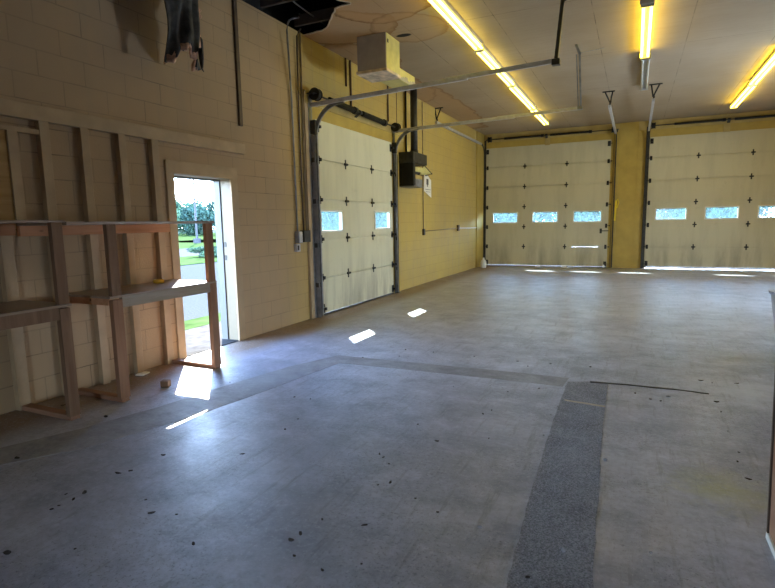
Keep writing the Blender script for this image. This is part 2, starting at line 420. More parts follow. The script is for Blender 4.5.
# floor repairs: the strip that turns across the slab, and the rough patch
def flat(name, pts, m, z0=.0005, z1=.004):
    mb = MB(); mb.prism([(x, y, z0) for x, y in pts], (0, 0, z1-z0))
    o = mb.build(name, m); return struct(o)
def wob(pts, n=6, a=.012):
    out = []
    for (p, q) in zip(pts, pts[1:]+pts[:1]):
        for i in range(n):
            t = i/n
            out.append((p[0]+(q[0]-p[0])*t+random.uniform(-a, a), p[1]+(q[1]-p[1])*t+random.uniform(-a, a)))
    return out
STRIP = [(-3.86, .95), (-3.44, 1.75), (-3.20, 2.10), (-2.96, 2.78), (-2.82, 3.60), (-2.70, 4.56), (-1.90, 4.59), (-1.2, 4.60), (-.50, 4.60), (-.48, 4.87), (-1.15, 4.88), (-1.95, 4.85), (-2.52, 4.84), (-2.86, 4.83),
         (-3.10, 4.25), (-3.24, 3.60), (-3.38, 2.85), (-3.52, 2.35), (-3.80, 1.7), (-4.2, .95)]
flat('floor_strip', wob(STRIP, 5, .005), M_strip, .0003, .0018)
PATCH = [(-.395, .8), (-.40, 1.9), (-.43, 2.5), (-.455, 3.24), (-.475, 4.0), (-.48, 4.58), (-.48, 4.75), (-.32, 4.82), (-.15, 4.83), (-.145, 4.0), (-.125, 3.2), (-.105, 2.6), (-.09, 2.03), (-.06, .8)]
flat('floor_strip', wob(PATCH, 9, .0045), M_patch, .0005, .0025)
flat('floor_strip', wob([(-.30, 4.79), (.0, 4.83), (.40, 4.84), (.60, 4.82), (.60, 4.838), (.35, 4.862), (.0, 4.86), (-.30, 4.83)], 4, .005), M_insul, .001, .0065)
flat('floor_strip', wob([(-.445, 4.22), (-.15, 4.18), (-.15, 4.205), (-.445, 4.245)], 4, .004), M_torn, .001, .0075)

# ------------------------------------------------------------------ man door opening (door_1)
d1 = bpy.data.objects.new('door_1', None); COL.objects.link(d1); d1.location = (W, 4.58, 0); struct(d1)
MB().box(W, W+.022, 4.04, 4.14, 0, 1.97).build('casing', M_trim, d1, .003)
MB().box(W, W+.022, 5.0, 5.115, 0, 1.97).build('casing', M_trim, d1, .003)
MB().box(W, W+.024, 4.04, 5.115, 1.97, 2.10).build('head_casing', M_trim, d1, .003)
M_jamb = simple('cream_jamb_paint', (.20, .155, .09), .5, 0, .06)
M_jambw = simple('pale_stop_paint', (.11, .11, .105), .5, 0, .06)
for y0, y1, ys in ((4.14, 4.155, 4.165), (5.012, 5.03, 4.998)):
    MB().box(W-.155, W+.005, y0, y1, 0, 1.985).build('jamb', M_jamb, d1)
    MB().box(W-T-.02, W-.163, min(y0, ys), max(y1, ys), 0, 1.985).build('door_stop', M_jambw, d1)
MB().box(W-.155, W+.005, 4.155, 5.012, 1.965, 1.985).build('head_jamb', M_jamb, d1)
MB().box(W-T-.02, W-.163, 4.165, 4.998, 1.95, 1.985).build('door_stop', M_jambw, d1)
for z in (1.19, 1.03):
    MB().box(W-.150, W-.118, 5.006, 5.0125, z-.03, z+.03).build('strike_plate', M_dkmetal, d1)
MB().box(W-T-.04, W+.0, 4.155, 5.012, -.01, .008).build('threshold', M_apron, d1)

# ------------------------------------------------------------------ wall framing on the left wall
beam = MB().box(W, W+.055, -1.5, 5.25, 2.275, 2.395).build('ledger_beam', M_trim, None, .004)
tag(beam, 'long beige painted ledger board above the wall studs and doorway', 'ledger board')
STUDS = [(3.855, 3.935, 'first wall stud from the doorway, beige, beside the door casing'), (3.485, 3.56, 'second beige wall stud from the doorway'),
         (3.115, 3.19, 'third beige wall stud from the doorway, behind the shelving bay by the door'),
         (2.765, 2.845, 'fourth beige wall stud from the doorway, between the two shelving frames'),
         (2.385, 2.475, 'fifth beige wall stud from the doorway, beside the plywood panel'),
         (2.0, 2.08, 'sixth beige wall stud from the doorway')]
for a, b_, lab in STUDS[:5]:
    MB().box(W, W+.055, a, b_, .0, 2.275).build('wall_stud', M_trim, None, .003)
    tag(COL.objects[-1], lab+(' under the long ledger board' if len(lab.split()) < 9 else ''), 'wall stud', 'painted studs on the block wall')
tag(MB().box(W, W+.05, 1.2, 2.765, 2.165, 2.205).build('nailer_strip', M_trim, None, .003), 'thin beige rail above the plywood panel, under the ledger board', 'rail')
ps = thing('plywood_sheet', (W+.06, 1.9, 1.51), 'bare yellow plywood sheet standing on the top shelf against the wall', 'plywood sheet')
MB().box(W+.056, W+.072, 1.3, 2.50, 1.49, 2.16).build('panel', M_osb, ps, .002)
MB().box(W+.056, W+.085, 2.50, 2.575, 1.49, 2.165).build('edge_strip', M_trim, ps, .003)

# ------------------------------------------------------------------ lumber shelving
FX = -3.735   # front plane of the posts
def post(p, y0, y1, z0, z1, m, dx=.04):
    return MB().box(FX-dx, FX, y0, y1, z0, z1).build('post', m, p, .002)
sA = thing('lumber_shelving', (FX, 1.6, 0), 'bare lumber shelving bay away from the doorway, with two dark plywood shelves', 'shelving')
post(sA, 2.395, 2.475, .875, 1.465, M_pinedk); post(sA, 2.395, 2.475, .03, .845, M_pinedk, .045)
post(sA, 1.15, 1.235, .875, 1.465, M_pinedk); post(sA, 1.15, 1.235, .03, .845, M_pinedk)
MB().box(W+.06, FX-.002, 1.12, 2.50, 1.465, 1.48).build('shelf', M_ply, sA)
MB().box(W+.06, FX-.002, 1.12, 2.49, .855, .872).build('shelf', M_ply, sA)
MB().box(FX-.044, FX-.004, 1.235, 2.395, .765, .855).build('rail', M_pinedk, sA, .002)
MB().box(W+.056, W+.094, 1.15, 2.48, 1.375, 1.465).build('ledger', M_piney, sA, .002)
MB().box(W+.056, W+.094, 1.15, 2.48, .765, .855).build('ledger', M_piney, sA, .002)
for y in (1.155, 2.40):
    MB().box(W+.058, FX-.002, y, y+.07, 0, .038).build('sole_plate', M_pinex, sA, .002)
    MB().box(W+.10, FX-.046, y+.01, y+.048, .785, .853).build('cross_rail', M_pinex, sA, .002)

sB = thing('lumber_shelving', (FX, 3.4, 0), 'bare lumber shelving bay beside the doorway, its middle shelf sunlit', 'shelving')
post(sB, 2.825, 2.91, .872, 1.452, M_pinedk); post(sB, 2.825, 2.915, .03, .845, M_pine, .045)
post(sB, 3.885, 3.975, .885, 1.445, M_pine); post(sB, 3.895, 3.985, .03, .885, M_pine, .045)
MB().box(W+.06, FX+.006, 2.505, 4.0, 1.446, 1.468).build('shelf', M_ply, sB)
MB().box(W+.06, FX+.004, 2.80, 3.985, .862, .878).build('shelf', M_ply, sB)
MB().box(FX-.04, FX-.001, 2.915, 3.895, .778, .862).build('rail', M_railgr, sB, .002)
MB().box(W+.056, W+.094, 2.51, 3.97, 1.365, 1.452).build('ledger', M_piney, sB, .002)
MB().box(W+.056, W+.094, 2.81, 3.97, .785, .862).build('ledger', M_piney, sB, .002)
MB().box(W+.10, FX-.046, 2.815, 2.853, .805, .862).build('cross_rail', M_piney, sB, .002)
for y in (2.835, 3.905):
    MB().box(W+.058, FX-.002, y, y+.07, 0, .038).build('sole_plate', M_pinex, sB, .002)
MB().box(W+.10, FX-.046, 3.915, 3.95, .80, .862).build('cross_rail', M_piney, sB, .002)

# things on the shelf and floor near it
t = MB(); t.lathe((-4.16, 3.66, .8785), [(.030, 0), (.048, .004), (.052, .02), (.048, .036), (.030, .040), (.026, .02)], 20)
tag(t.build('tape_roll', M_tape, None, 0, True), 'roll of yellow tape lying on the sunlit middle shelf', 'tape')

# ------------------------------------------------------------------ overhead doors
def garage_door(name, label, Mx, width, rows, cols, wins, pmat, zb=0.0, slit=None, lock=False):
    """Mx maps local (u along the door, n into the room, z) to world"""
    root = thing('garage_door', Mx @ Vector((width/2, 0, 0)), label, 'garage door', 'sectional overhead garage doors', 'thing')
    th = .045
    def B(mb, u0, u1, n0, n1, z0, z1): mb.box(u0, u1, n0, n1, z0, z1, Mx)
    sections = []
    for i, (z0, z1) in enumerate(zip(rows, rows[1:])):
        mb = MB()
        if i == 0: z0 = zb
        lo, hi = z0+.012, z1-.012
        ws = [w for w in wins if z0 < w[2] < z1]
        cur = 0
        if not ws: B(mb, 0, width, -th, 0, lo, hi)
        else:
            for (u0, u1, w0, w1) in ws:
                B(mb, cur, u0, -th, 0, lo, hi); B(mb, u0, u1, -th, 0, lo, w0); B(mb, u0, u1, -th, 0, w1, hi); cur = u1
            B(mb, cur, width, -th, 0, lo, hi)
        if i < len(rows)-2:      # tongue that closes the joint with the section above
            if slit and i == slit[2]:
                B(mb, 0, slit[0], -th, -th+.02, hi, hi+.026); B(mb, slit[1], width, -th, -th+.02, hi, hi+.026)
            else: B(mb, 0, width, -th, -th+.02, hi, hi+.026)
        s = mb.build('door_section', pmat, root)
        sections.append(s)
        for (u0, u1, w0, w1) in ws:
            fb = MB(); fw = .028
            B(fb, u0-fw, u1+fw, -.004, .012, w1, w1+fw); B(fb, u0-fw, u1+fw, -.004, .012, w0-fw, w0)
            B(fb, u0-fw, u0, -.004, .012, w0, w1); B(fb, u1, u1+fw, -.004, .012, w0, w1)
            fb.build('window_frame', M_white, s, .002)
            pb = MB(); B(pb, u0-.003, u1+.003, -.026, -.021, w0-.003, w1+.003); pb.build('window_pane', M_pane, s)
    for z in rows[1:-1]:
        for u in cols:
            hb = MB(); B(hb, u-.016, u+.016, .001, .007, z-.075, z+.075); B(hb, u-.045, u+.045, .002, .022, z-.018, z+.018)
            hb.cyl(Mx @ Vector((u-.05, .018, z)), Mx @ Vector((u+.05, .018, z)), .014, 8)
            hb.build('hinge', M_black, root)
        for u, sg in ((.05, -1), (width-.05, 1)):
            hb = MB(); B(hb, u-.03, u+.03, .001, .008, z-.06, z+.06); B(hb, u-.02, u+.02, .008, .05, z-.025, z+.025)
            hb.cyl(Mx @ Vector((u, .04, z)), Mx @ Vector((u+sg*.10, .04, z)), .007, 8)
            hb.cyl(Mx @ Vector((u+sg*.075, .04, z)), Mx @ Vector((u+sg*.098, .04, z)), .022, 12)
            hb.build('roller', M_black, root)
    for u, sg in ((.05, -1), (width-.05, 1)):       # top and bottom corner brackets
        for z in (rows[-1]-.12, zb+.09):
            hb = MB(); B(hb, u-.04, u+.04, .001, .008, z-.07, z+.07); B(hb, u-.02, u+.02, .008, .06, z-.02, z+.02)
            hb.cyl(Mx @ Vector((u, .04, z)), Mx @ Vector((u+sg*.10, .04, z)), .007, 8)
            hb.build('corner_bracket', M_black, root)
    sb = MB(); B(sb, .0, width, -.04, -.004, zb-.018, zb+.004)
    sb.build('bottom_seal', M_black, root)
    if lock:
        lb = MB(); B(lb, width-.22, width-.16, .001, .02, 1.0, 1.14); B(lb, width-.22, width+.02, .012, .03, 1.06, 1.085)
        lb.build('lock_bar', M_dkmetal, root)
    return root

hl = 2.967
ML = Matrix(((0, 1, 0, -4.342), (1, 0, 0, 6.857), (0, 0, 1, 0), (0, 0, 0, 1)))      # u=+y, n=+x
r5 = [i*hl/5 for i in range(6)]
garage_door('left', 'smaller cream garage door in the long side wall, with two square windows', ML, 2.713, r5, [.87, 1.82],
            [(.07, .69, 1.315, 1.605), (1.93, 2.545, 1.325, 1.615)], M_doorL, .02)
MBk = Matrix(((1, 0, 0, -4.307), (0, -1, 0, 16.655), (0, 0, 1, 0), (0, 0, 0, 1)))
r6 = [i*.61 for i in range(7)]
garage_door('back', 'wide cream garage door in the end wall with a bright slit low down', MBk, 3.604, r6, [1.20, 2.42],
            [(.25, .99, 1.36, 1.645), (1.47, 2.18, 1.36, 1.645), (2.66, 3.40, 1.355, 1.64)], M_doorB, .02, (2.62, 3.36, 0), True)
MBr = Matrix(((1, 0, 0, .284), (0, -1, 0, 16.655), (0, 0, 1, 0), (0, 0, 0, 1)))
r6b = [0, .615, 1.225, 1.84, 2.45, 3.06, 3.64]
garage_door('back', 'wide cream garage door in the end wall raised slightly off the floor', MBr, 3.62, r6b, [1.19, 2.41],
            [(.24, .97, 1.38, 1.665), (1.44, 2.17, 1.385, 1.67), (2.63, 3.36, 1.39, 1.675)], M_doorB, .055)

# jambs, headers, pillar (trim of the setting)
n_t = [1]
def trim(mb, m, bev=.004):
    n_t[0] += 1
    return struct(mb.build('trim_%d' % n_t[0], m, None, bev))
trim(MB().box(W, W+.04, 6.60, 6.74, 0, 3.30), M_trim)                      # side door, near jamb
trim(MB().box(W, W+.03, 6.74, 6.858, 0, 2.98), M_trim)
trim(MB().box(W, W+.03, 9.572, 9.97, 0, 3.10), M_trimy)
trim(MB().box(W, W+.035, 6.74, 9.97, 2.945, 3.14), M_trimy)
trim(MB().box(W, W+.045, 6.62, 9.99, 3.14, 3.33), M_heady)
trim(MB().box(-4.39, XR, D-.05, D, 3.83, 4.075), M_heady)                  # end wall header boards
trim(MB().box(-4.39, XR, D-.035, D, 3.60, 3.83), M_trimy)
trim(MB().box(-2.53, -2.38, D-.075, D-.05, 3.62, 4.075), M_heady)
trim(MB().box(2.0, 2.15, D-.075, D-.05, 3.62, 4.075), M_heady)
trim(MB().box(-.70, .282, D-.03, D+.02, 0, 3.83), M_trimy)                 # pillar facing
trim(MB().box(-.62, -.50, D-.07, D-.03, 0, 3.83), M_trimy)
trim(MB().box(-.01, .10, D-.07, D-.03, 0, 3.83), M_trimy)
trim(MB().box(-.50, -.01, D-.056, D-.03, 0, 4.07), M_trimy)
trim(MB().box(-4.39, -4.375, D-.13, D-.05, 0, 4.07), M_trimy)               # corner post
trim(MB().box(-4.39, -4.36, 15.8, D-.05, 0, 4.07), M_trimy)

# ------------------------------------------------------------------ tracks
def c_prof(w=.05, d=.028):
    return [(-w/2, 0), (w/2, 0), (w/2, d), (w/2-.012, d), (w/2-.012, .006), (-w/2+.012, .006), (-w/2+.012, d), (-w/2, d)]
def track(name, label, pts, side, m, w=.055, d=.03):
    """pts: polyline in the plane of the track; side: the channel's lateral direction"""
    side = Vector(side); mb = MB(); fr = []
    P = [Vector(p) for p in pts]
    for i, p in enumerate(P):
        tdir = (P[min(i+1, len(P)-1)]-P[max(i-1, 0)]).normalized()
        fr.append((p, tdir.cross(side).normalized(), side))
    mb.sweep(fr, c_prof(w, d))
    return mb
def arc(c, r, ax, az, a0, a1, n=8):
    c = Vector(c); ax = Vector(ax); az = Vector(az)
    return [c + r*(math.cos(a0+(a1-a0)*i/n)*ax + math.sin(a0+(a1-a0)*i/n)*az) for i in range(n+1)]
TX = W+.095
def side_track(y, sgn, label, zend, xend, zjoin):
    root = thing('door_track', (TX, y, 0), label, 'door track', 'tracks of the side garage door')
    R = .44; zc = zjoin+.0-R
    pts = [(TX, y, .02), (TX, y, 1.2), (TX, y, zc)] + [tuple(p) for p in arc((TX+R, y, zc), R, (1, 0, 0), (0, 0, 1), math.pi, math.pi/2+.12, 10)][1:]
    slope = (zend-zjoin)/(xend-W)
    pts2 = [(TX+R+.05, y, zjoin+.004)]
    track('', '', pts+pts2, (0, sgn, 0), M_galvd).build('curved_track', M_galvd, root)
    mb = MB(); mb.bar((W+.03, y, zjoin), (-2.0, y, zjoin+slope*(-2.0-W)), .05, .055); mb.bar((-2.3, y, zjoin+slope*(-2.3-W)+.012), (xend, y, zend+.012), .045, .05)
    mb.build('horizontal_rail', M_galv, root, .003)
    mb = MB(); mb.box(W+.04, W+.046, y-.05-.04*sgn, y+.05-.04*sgn, .0, zjoin+.12); mb.box(W+.04, TX+.02, y-.004-.045*sgn, y+.004-.045*sgn, .0, zc)
    mb.build('wall_angle', M_galvd if sgn > 0 else M_dkmetal, root)
    for z in (.5, 1.1, 1.75, 2.35):
        MB().box(W+.04, TX+.005, y-.03-.02*sgn, y+.03-.02*sgn, z-.035, z+.035).build('track_bracket', M_dkmetal, root, .004)
    MB().box(W+.04, TX+.03, y-.05, y+.02, zjoin-.42, zjoin-.22).build('track_bracket', M_dkmetal, root, .006)
    return root
tr1 = side_track(6.775, 1, 'galvanised track on the garage door jamb closer to the doorway', 3.27, -.93, 3.136)
tr2 = side_track(9.655, -1, 'galvanised track on the far jamb of the side garage door', 3.25, -.90, 3.18)
# hangers at the rails' room ends
h1 = MB(); h1.bar((-.915, 6.80, 3.25), (-.86, 6.92, H), .042, .006); h1.bar((-.935, 6.80, 3.25), (-.88, 6.92, H), .006, .04); h1.bar((-.87, 6.92, H-.10), (-.70, 6.98, H), .03, .008); h1.box(-.97, -.88, 6.74, 6.83, 3.235, 3.30)
tag(h1.build('rail_hanger', M_dkmetal, None), 'long dark angle iron hanging the first garage door rail from the ceiling', 'hanger')
h2 = MB(); h2.bar((-.895, 9.63, 3.25), (-.885, 9.03, H-.10), .03, .006); h2.bar((-.935, 9.63, 3.27), (-.93, 9.05, H-.12), .018, .005); h2.bar((-.93, 8.95, H-.004), (-.88, 9.05, H-.13), .04, .012); h2.box(-.95, -.87, 9.60, 9.69, 3.235, 3.29)
h2.bar((-.89, 9.05, H-.11), (-.55, 9.35, H), .015, .006)
tag(h2.build('rail_hanger', M_galvd, None), 'pale thin angle iron hanging the second garage door rail from the ceiling', 'hanger')

def end_track(x, sgn, y_end, label, zt=3.76, hang=True):
    root = thing('door_track', (x, 16.58, 0), label, 'door track', 'tracks of the end wall garage doors')
    R = .30; zc = zt-R; ty = 16.60
    pts = [(x, ty, .02), (x, ty, 1.5), (x, ty, zc)] + [tuple(p) for p in arc((x, ty-R, zc), R, (0, 1, 0), (0, 0, 1), 0, math.pi/2, 8)][1:] + [(x, ty-R-.2, zt)]
    track('', '', pts, (sgn, 0, 0), M_dkmetal, .055, .03).build('curved_track', M_dkmetal, root)
    MB().bar((x, ty-R-.1, zt), (x, y_end, zt), .05, .06).build('horizontal_rail', M_galv, root, .003)
    MB().box(x-.045, x+.045, 16.642, 16.648, 0, zt+.15).build('wall_angle', M_dkmetal, root)
    mb = MB(); y = y_end+.05
    mb.bar((x, y, zt), (x+.01, y, zt+.09), .03, .006, (0, 1, 0))
    mb.bar((x+.01*sgn, y, zt+.07), (x-.10*sgn, y, H-.01), .028, .006, (0, 1, 0)); mb.bar((x+.01*sgn, y, zt+.07), (x+.05*sgn, y, H-.01), .028, .006, (0, 1, 0))
    mb.bar((x-.15*sgn, y, H-.012), (x+.09*sgn, y, H-.012), .02, .04, (0, 1, 0))
    mb.build('ceiling_hanger', M_black, root)
    return root
end_track(-.585, 1, 12.4, 'door track beside the yellow pillar, for the garage door next to the side wall')
end_track(.235, -1, 12.2, 'door track beside the yellow pillar, for the slightly raised garage door')
end_track(-4.345, -1, 12.15, 'door track in the far corner, its rail running along the yellow side wall', 3.74)
end_track(3.98, 1, 12.2, 'door track at the outer jamb of the slightly raised garage door')

# torsion springs
def springs(p0, p1, spr, centre, label, into, rw=.035):
    p0, p1 = Vector(p0), Vector(p1); d = (p1-p0).normalized(); L = (p1-p0).length; into = Vector(into)
    root = thing('torsion_spring', (p0+p1)/2, label, 'torsion spring', 'torsion springs above the garage doors')
    MB().cyl(p0-d*.06, p1+d*.06, .0135, 10).build('shaft', M_dkmetal, root)
    for a, b_ in spr:
        mb = MB(); n = 26; turns = int((b_-a)/.035); pts = []
        ax = d.orthogonal().normalized(); ay = d.cross(ax)
        mb.cyl(p0+d*a, p0+d*b_, rw*.8, 14)
        for i in range(turns):
            c = p0+d*(a+(i+.5)*(b_-a)/turns)
            mb.cyl(c-d*.011, c+d*.011, rw, 14)
        mb.cyl(p0+d*(b_-.03), p0+d*(b_+.05), rw*1.25, 14)
        mb.build('spring', M_black, root)
    for q in (p0, p1):
        mb = MB(); s = 1 if q == p0 else -1
        mb.cyl(q+d*s*.01, q+d*s*.09, .075, 18); mb.cyl(q, q+d*s*.015, .088, 18); mb.cyl(q+d*s*.09, q+d*s*.10, .085, 18)
        mb.build('cable_drum', M_black, root)
        mb = MB(); mb.bar(q-d*s*.03-into*.12, q-d*s*.03+into*.05, .10, .006, (0, 0, 1)); mb.build('bearing_plate', M_dkmetal, root)
    c = p0+d*centre
    mb = MB(); mb.bar(c-into*.12+Vector((0, 0, -.09)), c+into*.02, .07, .008); mb.bar(c-into*.115+Vector((0, 0, -.10)), c-into*.115+Vector((0, 0, .10)), .07, .01, into); mb.cyl(c-d*.03, c+d*.03, .04, 12)
    mb.build('centre_bracket', M_dkmetal, root)
springs((W+.13, 6.72, 3.275), (W+.13, 9.66, 3.235), [(.42, 1.22), (1.50, 2.36)], 1.40, 'black torsion spring shaft above the side garage door', (1, 0, 0), .046)
springs((-4.22, D-.16, 3.895), (-.60, D-.16, 3.895), [(.50, 1.62), (1.85, 2.95)], 1.74, 'black torsion spring shaft above the garage door with the bright slit', (0, -1, 0), .034)
springs((.30, D-.16, 3.915), (3.95, D-.16, 3.915), [(.55, 1.68), (1.92, 3.1)], 1.80, 'black torsion spring shaft above the slightly raised garage door', (0, -1, 0), .034)

# ------------------------------------------------------------------ fluorescent fixtures
def fixture(x, y0, y1, label, lit=(1, 1), tubes=True):
    root = thing('fluorescent_light', (x, (y0+y1)/2, H), label, 'light', 'ceiling fluorescent strip lights')
    mb = MB(); mb.prism([(x-.055, y0, H-.002), (x-.055, y0, H-.045), (x-.03, y0, H-.075), (x+.03, y0, H-.075), (x+.055, y0, H-.045), (x+.055, y0, H-.002)], (0, y1-y0, 0))
    mb.build('housing', M_fix, root)
    for y in (y0, y1-.03):
        MB().box(x-.075, x+.075, y, y+.03, H-.125, H-.03).build('socket_bar', M_fix, root, .004)
    if tubes:
        for k, sx in enumerate((-.045, .045)):
            mb = MB(); mb.cyl((x+sx, y0+.032, H-.098), (x+sx, y1-.032, H-.098), .0185, 12)
            mb.build('tube', (M_tubey if x > -1 else M_tube) if lit[k] else M_tubeoff, root, 0, True)
    return root
fixture(-2.23, 5.70, 8.16, 'lit fluorescent strip, first of the row over the side garage door')
fixture(-2.25, 8.20, 10.55, 'lit fluorescent strip, second of the row over the side garage door')
fixture(-2.27, 10.60, 12.95, 'lit fluorescent strip, third of the row over the side garage door')
fixture(-2.29, 13.0, 15.2, 'lit fluorescent strip, last of its row, ending by the end wall')
fixture(0.02, 4.95, 7.40, 'fluorescent strip without tubes in line with the lit one mid ceiling', (0, 0), False)
fixture(0.03, 7.48, 9.80, 'lit fluorescent strip in mid ceiling glowing on yellow boards')
fixture(0.05, 9.86, 12.15, 'unlit fluorescent strip with two pale tubes in mid ceiling', (0, 0))
fixture(2.00, 12.85, 15.2, 'lit fluorescent strip above the raised door, ending by the end wall')
fixture(1.98, 10.40, 12.80, 'lit fluorescent strip above the raised door, second from the end wall')

# ------------------------------------------------------------------ ceiling heater, insulation, wall heater
hx = thing('unit_heater', (-3.52, 7.35, H), 'grey metal heater box hung under the stained ceiling above the side garage door', 'heater')
MB().box(-3.745, -3.285, 7.10, 7.12, 3.60, H-.002).build('front_panel', M_grey, hx, .006)
MB().box(-3.745, -3.282, 7.12, 7.58, 3.60, H-.002).build('side_casing', M_yelmetal, hx, .006)
MB().box(-3.76, -3.27, 7.085, 7.595, 3.555, 3.598).build('base_panel', M_peach, hx, .006)
mb = MB(); mb.box(-3.62, -3.30, 7.60, 8.22, 3.555, 3.725); mb.build('duct_outlet', M_yelmetal, hx, .006)
mb = MB()
for i in range(6): mb.box(-3.305, -3.296, 7.62+i*.10, 7.715+i*.10, 3.56, 3.60+.02*(i % 3))
mb.build('peeling_tape', M_grey, hx)
for i in range(1): MB().box(-3.285, -3.278, 7.14, 7.175, 3.95, 4.0).build('hanger_hole', M_black, hx)

iz = thing('insulation_batt', (-3.9, 4.0, H), 'torn dark insulation batt hanging from the ceiling hole high on the block wall', 'insulation')
def sheet(cols, rows, fn, thick):
    mb = MB(); A = [[mb.bm.verts.new(fn(i/cols, j/rows)) for i in range(cols+1)] for j in range(rows+1)]
    for j in range(rows):
        for i in range(cols): mb.bm.faces.new((A[j][i], A[j][i+1], A[j+1][i+1], A[j+1][i]))
    return mb
rr = random.Random(3)
jag = [rr.uniform(-.05, .05) for _ in range(60)]
def batt(u, v):
    wdt = .40+.02*math.sin(5*v); y = 3.865+u*wdt + .015*math.sin(9*v+u*4) + .05*v*(u > .5)
    arch = .17*max(0, 1-abs(u-.48)/.34) ** .7
    zb_ = 2.985 + arch + jag[int(u*14)]*.7
    z = 4.3-(4.3-zb_)*v
    x = -4.06 + .13*(1-(2*u-1)**2)*(1-.45*v) + .035*math.sin(11*v+7*u)*v + .025*math.sin(23*u+3*v)
    return Vector((x, y, z))
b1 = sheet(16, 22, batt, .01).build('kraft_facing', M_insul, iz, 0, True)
so = b1.modifiers.new('thick', 'SOLIDIFY'); so.thickness = .012
def fluff(u, v):
    p = batt(min(.999, .04+u*.92), .955+v*.05); return p+Vector((-.025+.02*math.sin(20*u), .0, -.012+jag[int(u*20)+3]*.35))
b2 = sheet(24, 3, fluff, .03).build('fibre_edge', M_fluff, iz, 0, True)
so = b2.modifiers.new('thick', 'SOLIDIFY'); so.thickness = .03; so.offset = 0
def fl2(u, v):
    p = batt(.985, .50+v*.34); return p+Vector((-.02, -.02+.07*u*(.6+.4*math.sin(9*v))+jag[int(v*20)+5]*.45, 0))
b3 = sheet(4, 14, fl2, .03).build('fibre_edge', M_fluff, iz, 0, True)
so = b3.modifiers.new('thick', 'SOLIDIFY'); so.thickness = .035; so.offset = 0
def flap(u, v):
    p = batt(.72+.24*u, .87+.125*v); return p+Vector((.035+.02*v, .012*v, -.025*u*v))
b4 = sheet(5, 5, flap, .01).build('torn_flap', M_insul, iz, 0, True)
so = b4.modifiers.new('thick', 'SOLIDIFY'); so.thickness = .012

wh = thing('wall_heater', (W, 10.3, 2.13), 'dark gas heater with open front on the yellow wall beyond the side garage door', 'heater')
hx0, hx1 = W+.02, W+.35
ya, yb = 9.97, 10.50
MB().box(hx0, hx1, ya-.02, yb+.22, 2.60, 2.815).build('hood', M_dkmetal, wh, .01)
mb = MB(); mb.box(hx0, hx0+.03, ya, yb, 2.15, 2.60); mb.box(hx0, hx1-.01, ya, ya+.02, 2.15, 2.60); mb.box(hx0, hx1-.02, ya, ya+.13, 2.15, 2.605); mb.box(hx0, hx0+.06, yb-.02, yb, 2.15, 2.60)
mb.build('casing', M_black, wh, .004)
mb = MB(); mb.box(hx0, hx1-.01, ya+.01, yb+.01, 2.13, 2.152); mb.bar((hx1-.04, ya+.14, 2.225), (hx1-.04, yb, 2.225), .02, .14); mb.build('burner_tray', M_galvd, wh)
MB().box(hx0+.03, hx0+.05, ya+.13, yb, 2.16, 2.60).build('reflector', M_black, wh)
for i in range(2): MB().bar((hx1-.10+.04*i, ya+.14, 2.44+.05*i), (hx1-.02+.04*i, yb+.04, 2.42+.05*i), .012, .09, (0, 0, 1)).build('louver', M_yelmetal if i == 1 else M_dkmetal, wh)
mb = MB(); mb.prism([(hx1-.04, yb-.14, 2.38), (hx1+.0, yb+.0, 2.57), (hx1+.05, yb+.30, 2.44), (hx1+.0, yb+.10, 2.40)], (.012, .004, .008)); mb.build('deflector', M_yelmetal, wh)
mb = MB(); mb.tube([(hx1-.10, yb-.22, 2.56), (hx1+.01, yb+.02, 2.58), (hx1+.065, yb+.34, 2.43), (hx1+.0, yb+.12, 2.385)], .012); mb.build('deflector_rod', M_black, wh)
mb = MB(); mb.cyl((W+.21, 10.34, 2.80), (W+.21, 10.34, H), .072, 18); mb.cyl((W+.21, 10.34, 2.81), (W+.21, 10.34, 2.88), .085, 18)
mb.build('flue_pipe', M_dkmetal, wh, 0, True)
mb = MB(); mb.cyl((W+.02, 10.37, 2.82), (W+.02, 10.37, H), .018)
tag(mb.build('gas_pipe', M_black, None), 'thin black pipe rising behind the heater flue to the ceiling', 'pipe')

# paper notice
pn = thing('wall_notice', (W+.01, 11.65, 2.25), 'white paper notice taped on the yellow wall below the heater', 'notice')
mb = MB(); mb.prism([(W+.012, 11.42, 2.50), (W+.012, 11.66, 2.47), (W+.012, 11.86, 2.38), (W+.012, 11.87, 1.98), (W+.012, 11.72, 2.02), (W+.012, 11.40, 2.12)], (.003, 0, 0)); mb.build('paper', M_paper, pn)
mb = MB(); mb.box(W+.0152, W+.017, 11.55, 11.68, 2.27, 2.40); mb.box(W+.0152, W+.017, 11.59, 11.64, 2.22, 2.28); mb.build('symbol', M_ink, pn)
mb = MB(); mb.box(W+.0152, W+.017, 11.48, 11.82, 2.155, 2.165); mb.box(W+.0152, W+.017, 11.50, 11.80, 2.105, 2.112); mb.build('printed_lines', M_ink, pn)

